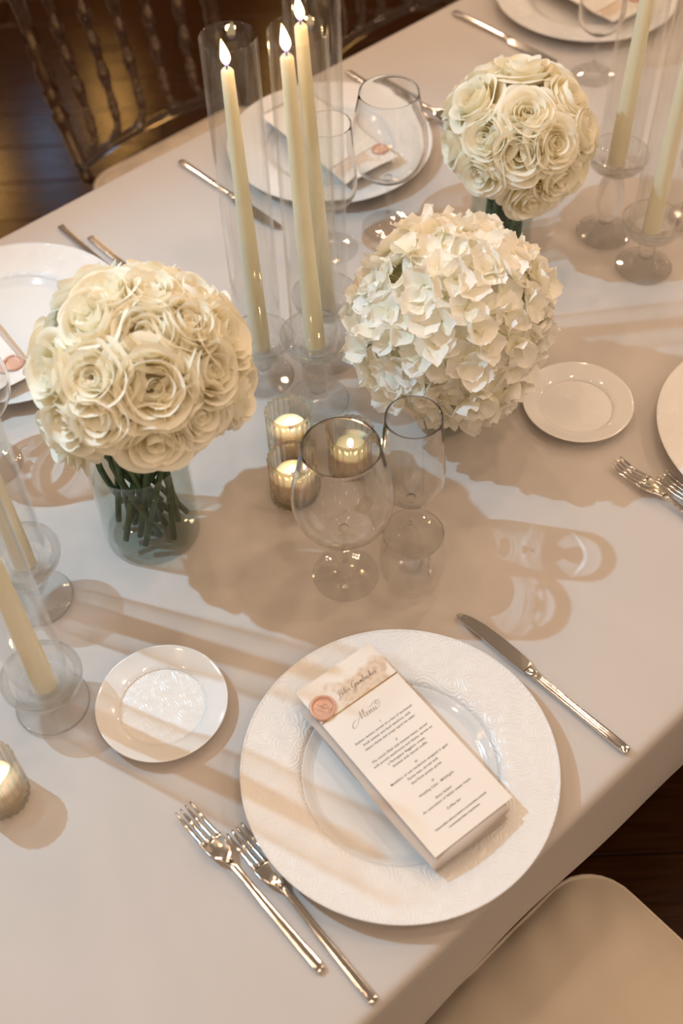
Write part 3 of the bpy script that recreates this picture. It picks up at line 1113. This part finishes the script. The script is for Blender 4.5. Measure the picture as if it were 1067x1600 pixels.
def rose_variant(seed):
    rs = np.random.RandomState(seed)
    out = []
    ph = rs.uniform(0, 6.28)
    opn = rs.uniform(0.9, 1.12)
    for ri, (n, r, h, hw, curl, pt, sp) in enumerate(RINGS):
        for k in range(n):
            me = petal_mesh(r * rs.uniform(0.95, 1.06) * (opn if ri > 1 else 1), h * rs.uniform(0.95, 1.04), hw * rs.uniform(0.92, 1.08), curl * rs.uniform(0.7, 1.35), pt, sp * rs.uniform(0.5, 1.5), rs)
            rot = (rs.uniform(-0.05, 0.05), rs.uniform(-0.05, 0.05), ph + 2 * PI * k / n + rs.uniform(-0.15, 0.15))
            out.append((me, rot))
        ph += 2.4
    return out


ROSES = [rose_variant(11 + 7 * k) for k in range(5)]
CALYX = mesh('calyx', *lathe([(0, -0.012), (0.0030, -0.012), (0.0042, -0.009), (0.0075, -0.004), (0.0110, 0.002), (0.0130, 0.006), (0.0120, 0.006), (0, -0.002)], 12), 'stem')


def qz(n):
    return Vector((0, 0, 1)).rotation_difference(n)


def rose(p, n, variant, spin, scale, mouth, foot, label, group):
    """p: top of the bloom, n: its axis; the stem runs through mouth to foot (world points)"""
    q = qz(n) @ Quaternion((0, 0, 1), spin)
    base = p - n * (0.036 * scale)
    t = thing('rose', label, 'rose', base, q, group)
    for me, rot in ROSES[variant]:
        o = add('petal', me, t, None, rot)
        o.scale = (scale,) * 3
    add('calyx', CALYX, t)
    qi = q.inverted()
    b0 = base - n * 0.010
    mid = b0.lerp(mouth, 0.55) - Vector((0, 0, 0.006))
    pts = [tuple(qi @ (x - base)) for x in (b0, mid, mouth, foot)]
    pts = [tuple(x) for x in spline(pts, 4)]
    add('stem', mesh('stem', *tube(pts, 0.0036, 8), 'stem'), t)
    return t


def vase_meshes(r, h):
    w = 0.0022
    glass = lathe([(0, 0.0), (r * 0.90, 0.0), (r * 0.985, 0.0018), (r, 0.006)] + [(r, 0.006 + (h - 0.006) * k / 6) for k in range(1, 7)] + [(r - w / 2, h + 0.0008)] + [(r - w, h - (h - 0.012) * k / 6) for k in range(0, 7)] + [(r * 0.9, 0.0085), (0, 0.0080)], 64)
    wr, wz = r - w - 0.0004, h * 0.72
    water = lathe([(0, 0.0088), (wr * 0.9, 0.0092), (wr, 0.0130), (wr, wz), (0, wz)], 48)
    return glass, water


def bouquet(vp, vr, vh, center, rad, pix, scale, label, glabel, nfill, seed):
    rs = np.random.RandomState(seed)
    g, wtr = vase_meshes(vr, vh)
    t = tag(add('glass_vase', mesh('glass_vase', *g, 'vase'), None, (vp.x, vp.y, TZ + 0.0002)), glabel, 'vase')
    wv = tag(add('vase_water', mesh('vase_water', *wtr, 'water'), None, (vp.x, vp.y, TZ + 0.0002)), 'clear water filling the ' + glabel, 'water')
    dirs = []
    for (px, py) in pix:
        d = (at(px, py, TZ) - CAM).normalized()
        oc = CAM - center
        b = oc.dot(d)
        c = oc.dot(oc) - rad * rad
        disc = b * b - c
        if disc > 0:
            pnt = CAM + d * (-b - math.sqrt(disc))
        else:
            pnt = CAM + d * (-b)
        dirs.append((pnt - center).normalized())
    npix = len(dirs)
    N = nfill
    for k in range(N):
        z = 1 - 1.30 * (k + 0.5) / N
        a = k * 2.39996 + 1.0
        s = math.sqrt(max(0, 1 - z * z))
        d = Vector((s * math.cos(a), s * math.sin(a), z))
        if all(d.angle(e) > 0.56 for e in dirs):
            dirs.append(d)
    n = len(dirs)
    for k, d in enumerate(dirs):
        j = 0.006 * (rs.rand() - 0.5)
        p = center + d * (rad + j)
        ax = d.copy()
        if d.z < -0.1:
            ax = (d + Vector((0, 0, 0.25))).normalized()
        ang = 2 * PI * k * 0.381966
        mr = (vr - 0.010) * math.sqrt((k + 0.5) / n)
        dd = Vector((d.x, d.y, 0))
        mouth = Vector((vp.x, vp.y, TZ + vh - 0.004)) + (dd.normalized() if dd.length > 0.01 else Vector((1, 0, 0))) * mr * 0.9
        foot = Vector((vp.x + (vr - 0.012) * math.sqrt((k + 0.5) / n) * math.cos(ang), vp.y + (vr - 0.012) * math.sqrt((k + 0.5) / n) * math.sin(ang), TZ + 0.012 + 0.012 * rs.rand()))
        part = 'at the crown of the' if d.z > 0.72 else 'round the side of the' if d.z > -0.05 else 'hanging low over the vase of the'
        rose(p, ax, int(rs.randint(0, 5)), rs.uniform(0, 6.28), scale * rs.uniform(0.93, 1.07), mouth, foot, label.replace('in the', part), label.replace('ivory rose', 'ivory roses'))


# ------------------------------------------------------------------ hydrangea


def hyd_petal(rs):
    nu, nv = 6, 6
    V, F, al = [], [], []
    L_, Wd = 0.0240 * rs.uniform(0.9, 1.12), 0.0142 * rs.uniform(0.9, 1.15)
    ph = rs.uniform(0, 6.28, 3)
    cup = rs.uniform(-0.005, 0.007)
    for j in range(nv + 1):
        v = j / nv
        w = Wd * (math.sin(PI * min(1, 0.10 + 0.80 * v ** 0.85)) ** 0.75)
        for i in range(nu + 1):
            u = -1 + 2 * i / nu
            x = 0.0015 + L_ * v * (1 - 0.10 * u * u) + 0.0010 * math.sin(u * 7 + ph[0]) * v
            yy = w * u
            z = cup * v * v + 0.0030 * u * u * (0.6 + math.sin(ph[1])) + 0.0016 * math.sin(u * 3 + 4 * v + ph[2]) * v
            V.append((x, yy, z))
            al.append(0.25 + 0.75 * v)
    n = nu + 1
    for j in range(nv):
        for i in range(nu):
            a = j * n + i
            F.append((a, a + 1, a + n + 1, a + n))
    return mesh('petal', V, F, 'hydrangea', True, al)


def hydrangea(center, rad, vp):
    rs = np.random.RandomState(5)
    PM = [hyd_petal(rs) for _ in range(8)]
    eye = mesh('floret', *lathe([(0, -0.012), (0.0006, -0.012), (0.0008, -0.001), (0.0016, 0.0002), (0.0016, 0.0016), (0, 0.0024)], 8), 'pip')
    t = thing('hydrangea', 'big round white hydrangea bloom beside the wine glasses', 'hydrangea', center)
    def mod(r, z, a):
        return r * (1 + 0.05 * math.sin(9 * a + z * 130))
    add('flower_stalks', mesh('flower_stalks', *lathe([(0, -rad * 0.72)] + [(rad * 0.80 * math.cos(-PI / 2 + PI * k / 14), rad * 0.76 * math.sin(-PI / 2 + PI * k / 14)) for k in range(1, 14)] + [(0, rad * 0.72)], 40, mod), 'core'), t)
    N = 285
    for k in range(N):
        z = 1 - 1.90 * (k + 0.5) / N
        a = k * 2.39996
        s = math.sqrt(1 - z * z)
        d = Vector((s * math.cos(a), s * math.sin(a), z))
        d = (d + Vector(rs.uniform(-0.05, 0.05, 3))).normalized()
        nn = (d + Vector(rs.uniform(-0.45, 0.45, 3))).normalized()
        r = rad * rs.uniform(0.89, 1.02) * (1 + 0.035 * math.sin(3 * a * 0.001 + 5 * d.x + 3 * d.z))
        q = qz(nn) @ Quaternion((0, 0, 1), rs.uniform(0, 6.28))
        f = add('floret', eye, t, d * r, q)
        lift = rs.uniform(0.05, 0.65)
        for j in range(4):
            p = add('petal', PM[rs.randint(0, 8)], f, (0, 0, 0.0004 * j), Quaternion((0, 0, 1), j * PI / 2 + rs.uniform(-0.2, 0.2)) @ Quaternion((0, 1, 0), -lift + rs.uniform(-0.3, 0.3)))
    stem_pts = spline([(0, 0, -rad * 0.6), (0.002, 0.001, -rad * 0.95), (vp.x - center.x, vp.y - center.y, TZ + 0.010 - center.z)], 6)
    add('stem', mesh('stem', *tube([tuple(x) for x in stem_pts], 0.006, 10), 'stem'), t)


# ------------------------------------------------------------------ chairs
def turned_spindle(path_pts, beads, r):
    """clear turned rod: (s, radius factor) along the path"""
    P = [tuple(x) for x in spline(path_pts, 14)]
    n = len(P)
    rad = []
    for i in range(n):
        s = i / (n - 1)
        k = 1.0
        for b, w, a in beads:
            k += a * math.exp(-((s - b) / w) ** 2)
        rad.append(r * k)
    return tube(P, rad, 12)


def chair_parts():
    """clear ballroom chair, local: seat centre at origin plan, +y towards its back"""
    parts = []
    hw_, hd = 0.205, 0.205
    zs = 0.455
    # seat: bowed frame
    def outline(hx, hy, z):
        out = []
        for k in range(48):
            a = 2 * PI * k / 48
            c, s = math.cos(a), math.sin(a)
            e = 3.2
            out.append((hx * math.copysign(abs(c) ** (2 / e), c), hy * math.copysign(abs(s) ** (2 / e), s), z))
        return out
    parts.append(('seat', mesh('seat', *loft([outline(hw_ - 0.004, hd - 0.004, zs - 0.022), outline(hw_, hd, zs - 0.018), outline(hw_, hd, zs - 0.004), outline(hw_ - 0.004, hd - 0.004, zs)]), 'acrylic')))
    for sx in (-1, 1):
        parts.append(('leg', mesh('leg', *turned_spindle([(sx * 0.175, -0.17, zs - 0.023), (sx * 0.178, -0.175, 0.22), (sx * 0.182, -0.18, 0.0)], [(0.12, 0.02, 0.5), (0.2, 0.02, 0.5)], 0.014), 'acrylic')))
        parts.append(('leg', mesh('leg', *turned_spindle([(sx * 0.175, 0.17, zs - 0.023), (sx * 0.178, 0.185, 0.22), (sx * 0.182, 0.205, 0.0)], [], 0.014), 'acrylic')))
        parts.append(('back_post', mesh('back_post', *turned_spindle([(sx * 0.176, 0.185, zs + 0.0005), (sx * 0.188, 0.222, 0.62), (sx * 0.200, 0.275, 0.92)], [(0.42, 0.022, 0.45), (0.52, 0.02, 0.55), (0.60, 0.02, 0.55), (0.68, 0.022, 0.45), (0.84, 0.02, 0.4)], 0.0125), 'acrylic')))
    def bow(z, y, dy, hx):
        return [(-hx, y, z), (-hx * 0.5, y + dy, z), (0, y + dy * 1.33, z), (hx * 0.5, y + dy, z), (hx, y, z)]
    parts.append(('lower_rail', mesh('lower_rail', *tube([tuple(x) for x in spline(bow(0.485, 0.198, 0.020, 0.180), 8)], 0.010, 10), 'acrylic')))
    parts.append(('top_rail', mesh('top_rail', *tube([tuple(x) for x in spline(bow(0.915, 0.275, 0.030, 0.205), 8)], 0.014, 10), 'acrylic')))
    for k in range(5):
        x = (k - 2) * 0.062
        yb = 0.198 + 0.027 * (1 - (x / 0.18) ** 2)
        hook = -0.020 if k <= 2 else 0.020
        pts = [(x + hook * 1.2, yb + 0.002, 0.492), (x + hook * 0.6, yb + 0.004, 0.498), (x, yb + 0.010, 0.53), (x * 1.05, yb + 0.045, 0.72), (x * 1.1, yb + 0.082, 0.905)]
        parts.append(('spindle', mesh('spindle', *turned_spindle(pts, [(0.54, 0.016, 0.45), (0.62, 0.02, 0.8), (0.69, 0.02, 0.8), (0.76, 0.02, 0.8), (0.84, 0.016, 0.5), (0.5, 0.01, 0.4)], 0.0072), 'acrylic')))
    return parts


CHAIR = chair_parts()


def cushion_mesh(seed):
    rs = np.random.RandomState(seed)
    hx, hy, cr = 0.200, 0.184, 0.062                  # plan: rounded square, shifted towards the front
    n, rings = 96, 16
    V, F = [], []
    def edge(a):
        c, s_ = math.cos(a), math.sin(a)
        t_ = min((hx / abs(c)) if abs(c) > 1e-6 else 9, (hy / abs(s_)) if abs(s_) > 1e-6 else 9)
        x, y = c * t_, s_ * t_
        dx, dy = abs(x) - (hx - cr), abs(y) - (hy - cr)
        if dx > 0 and dy > 0:
            k_ = cr / math.hypot(dx, dy)
            x = math.copysign(hx - cr + dx * k_, x)
            y = math.copysign(hy - cr + dy * k_, y)
        return x, y - 0.019
    ph = rs.uniform(0, 6.28, 6)
    def wr(a, q):
        g = sum(math.sin(a * f + p) for f, p in zip((7, 11, 17, 23), ph)) * 0.25
        return 0.0060 * g * math.exp(-((1 - q) / 0.28) ** 2) * (1 if q < 0.985 else 0)
    for side in (1, -1):
        for j in range(rings + 1):
            q = j / rings
            for k in range(n):
                a = 2 * PI * k / n
                x, y = edge(a)
                dome = (1 - q ** 4) ** 0.8
                z = (0.030 * dome + wr(a, q)) if side > 0 else -0.018 * (1 - q ** 10) ** 0.5
                V.append((x * q, (y + 0.019) * q - 0.019, z))
        b = 0 if side > 0 else (rings + 1) * n
        for j in range(rings):
            for k in range(n):
                m_ = (k + 1) % n
                f = (b + j * n + k, b + (j + 1) * n + k, b + (j + 1) * n + m_, b + j * n + m_)
                F.append(f if side > 0 else tuple(reversed(f)))
    body = mesh('cover', V, F, 'cushion')
    path = [(edge(2 * PI * k / 120)[0], edge(2 * PI * k / 120)[1], 0) for k in range(121)]
    pip = mesh('piping', *tube(path, 0.0028, 8, False), 'cushion')
    return body, pip


def chair(u, v, facing, label, clabel, seed):
    rot = A0 + (0 if facing > 0 else PI)
    p = tp(u, v, 0)
    t = thing('ballroom_chair', label, 'chair', p, (0, 0, rot), 'clear ballroom chairs')
    for nm, me in CHAIR:
        add(nm, me, t)
    b, pp = cushion_mesh(seed)
    c = thing('seat_cushion', clabel, 'cushion', tp(u, v, 0.4745), (0, 0, rot), 'chair cushions')
    add('cover', b, c)
    add('piping', pp, c)


chair(1.075, 1.60, 1, 'clear turned ballroom chair drawn up behind the three tall taper candles', 'beige seat cushion on the clear chair behind the three tall candles', 1)
chair(1.69, 1.555, 1, 'clear turned ballroom chair drawn up behind the smaller rose bouquet', 'beige seat cushion on the clear chair behind the smaller rose bouquet', 2)
chair(0.365, 0.027, -1, 'clear ballroom chair facing the charger with the printed menu', 'beige piped seat cushion by the cloth hem below the printed menu', 3)

# ------------------------------------------------------------------ place settings
SU, SV = 0.3765, 0.3697                              # charger of the near setting (u, v)


def rel(su, sv, ru, rv, far):
    s = -1 if far else 1
    return tp(su + s * ru, sv + s * rv, TZ)


def setting(su, sv, far, where, menu=True, knives=True, full=False, forks=True, shift=0.0):
    charger(su, sv, 'white charger plate with embossed scroll rim ' + where)
    if forks:
        for (a, b, nm) in (((-0.187, -0.094), (-0.1855, 0.118), 'outer'), ((-0.170, -0.146), (-0.1615, 0.070), 'inner')):
            fork(rel(su, sv, *a, far), rel(su, sv, *b, far), nm + ' silver fork beside the charger ' + where, 'dinner forks')
    if knives:
        knife(rel(su, sv, 0.1885, -0.142, far), rel(su, sv, 0.182, 0.094, far), 'silver dinner knife next to the charger ' + where)
    if menu:
        c0 = at((453 + 573 + 797 + 678) / 4, (1078 + 1005 + 1237 + 1333) / 4, TZ + 0.0365)
        du = (c0 - tp(SU, SV, c0.z))
        ru, rv = du.dot(U), du.dot(W)
        p = rel(su, sv, ru + shift, rv, far)
        menu_set(p, math.radians(35.8) + (PI if far else 0), where, full)


setting(SU, SV, False, 'below the balloon wine glass', full=True)
setting(1.04, SV, False, 'near the bread plate by the hydrangea', menu=False, knives=False)
setting(1.0315, 1.2094, True, 'behind the three tall candles')
setting(0.447, 1.203, True, 'behind the larger rose bouquet', knives=False, shift=0.072)
setting(1.652, 1.221, True, 'behind the smaller rose bouquet', forks=False)
bread_plate(at(253, 1098, TZ + 0.012), 'small white bread plate beside the pair of candlesticks and forks')
bread_plate(at(902.5, 628.5, TZ + 0.012), 'small white bread plate in the shadow of the hydrangea')

# ------------------------------------------------------------------ glasses
stem_glass(GA, at(540, 897), 'balloon_glass', 'big balloon wine glass standing before the three ribbed votives', 'balloon wine glasses')
stem_glass(GB, at(640, 838), 'white_wine_glass', 'slender stemmed wine glass between the hydrangea and the tumbler', 'slender wine glasses')
p = at(643, 904)
tag(add('water_tumbler', TUMB, None, (p.x, p.y, TZ + 0.0002)), 'stemless clear water tumbler beside the balloon glass foot', 'glass')
stem_glass(GA, at(606, 354), 'balloon_glass', 'balloon wine glass in front of the charger behind the tall candles', 'balloon wine glasses')
stem_glass(GB, at(520, 388), 'white_wine_glass', 'slender stemmed wine glass close behind the tall hurricane tubes', 'slender wine glasses')
stem_glass(GA, at(-12, 726), 'balloon_glass', 'balloon wine glass beside the larger rose bouquet', 'balloon wine glasses')
stem_glass(GB, at(925, 118), 'white_wine_glass', 'slender wine glass beyond the smaller rose bouquet', 'slender wine glasses')

# ------------------------------------------------------------------ candles
candlestick(at(413, 590), 0.075, False, 0.425, 0.400, 'nearest the larger rose bouquet', (-0.004, -0.003))
candlestick(at(498, 627), 0.120, True, 0.410, 0.391, 'directly behind the ribbed votives', (-0.012, 0.004))
candlestick(at(512, 556), 0.110, True, 0.445, 0.388, 'at the back of the trio of lit candles', (-0.012, 0.0))
candlestick(at(84, 1100), 0.062, False, 0.42, 0.38, 'next to the bread plate and forks', (0, 0))
candlestick(at(62, 937), 0.092, True, 0.42, 0.38, 'between the bread plate and the large vase', (0, 0))
candlestick(at(942, 365), 0.140, True, 0.42, 0.38, 'beside the smaller rose bouquet', (0, 0))
candlestick(at(1004, 418), 0.085, False, 0.42, 0.38, 'between the hydrangea shadow and the smaller bouquet', (0, 0))
candlestick(at(1086, 345), 0.110, True, 0.42, 0.38, 'furthest from the smaller rose bouquet', (0, 0))
votive(at(455, 700), 'closest to the candlesticks')
votive(at(460, 773), 'touching the balloon glass bowl')
votive(at(549, 733), 'between the balloon glass and the hydrangea')
votive(at(5, 1244), 'standing alone next to the forks')

# ------------------------------------------------------------------ flowers
PIX1 = [(230, 511), (300, 495), (137, 590), (242, 606), (339, 577), (149, 658), (246, 702), (322, 654), (66, 582), (95, 668), (133, 489), (158, 446), (234, 443), (310, 447), (365, 522), (390, 612)]
v1 = at(240, 826)
bouquet(v1, 0.0565, 0.140, at(222, 586, TZ + 0.245), 0.116, PIX1, 1.10,
        'ivory rose in the larger bouquet by the ribbed votives', 'clear cylinder vase of the larger rose bouquet', 44, 21)
PIX2 = [(828, 172), (732, 149), (816, 92), (813, 244), (746, 278), (832, 322), (872, 225), (752, 215), (694, 229), (900, 145), (922, 198), (912, 267), (760, 100), (880, 285)]
v2 = at(778, 388)
bouquet(v2, 0.045, 0.110, at(808, 217, TZ + 0.190), 0.100, PIX2, 1.0,
        'ivory rose in the smaller bouquet behind the hydrangea', 'clear cylinder vase of the smaller rose bouquet', 40, 33)
hc = at(704, 501, TZ + 0.165)
g, wtr = vase_meshes(0.036, 0.070)
tag(add('glass_vase', mesh('glass_vase', *g, 'vase'), None, (hc.x, hc.y, TZ + 0.0002)), 'low clear vase under the white hydrangea', 'vase')
hydrangea(hc, 0.110, Vector((hc.x, hc.y, TZ)))

# ------------------------------------------------------------------ the hard lamp is focused by the blown bowls onto the cloth
key.data.cycles.is_caustics_light = True
for o in bpy.data.objects:
    if o.type == 'MESH':
        kind = o.name.split('.')[0]
        if kind == 'bowl':
            o.cycles.is_caustics_caster = True
        elif kind in ('tablecloth', 'rim', 'well'):
            o.cycles.is_caustics_receiver = True
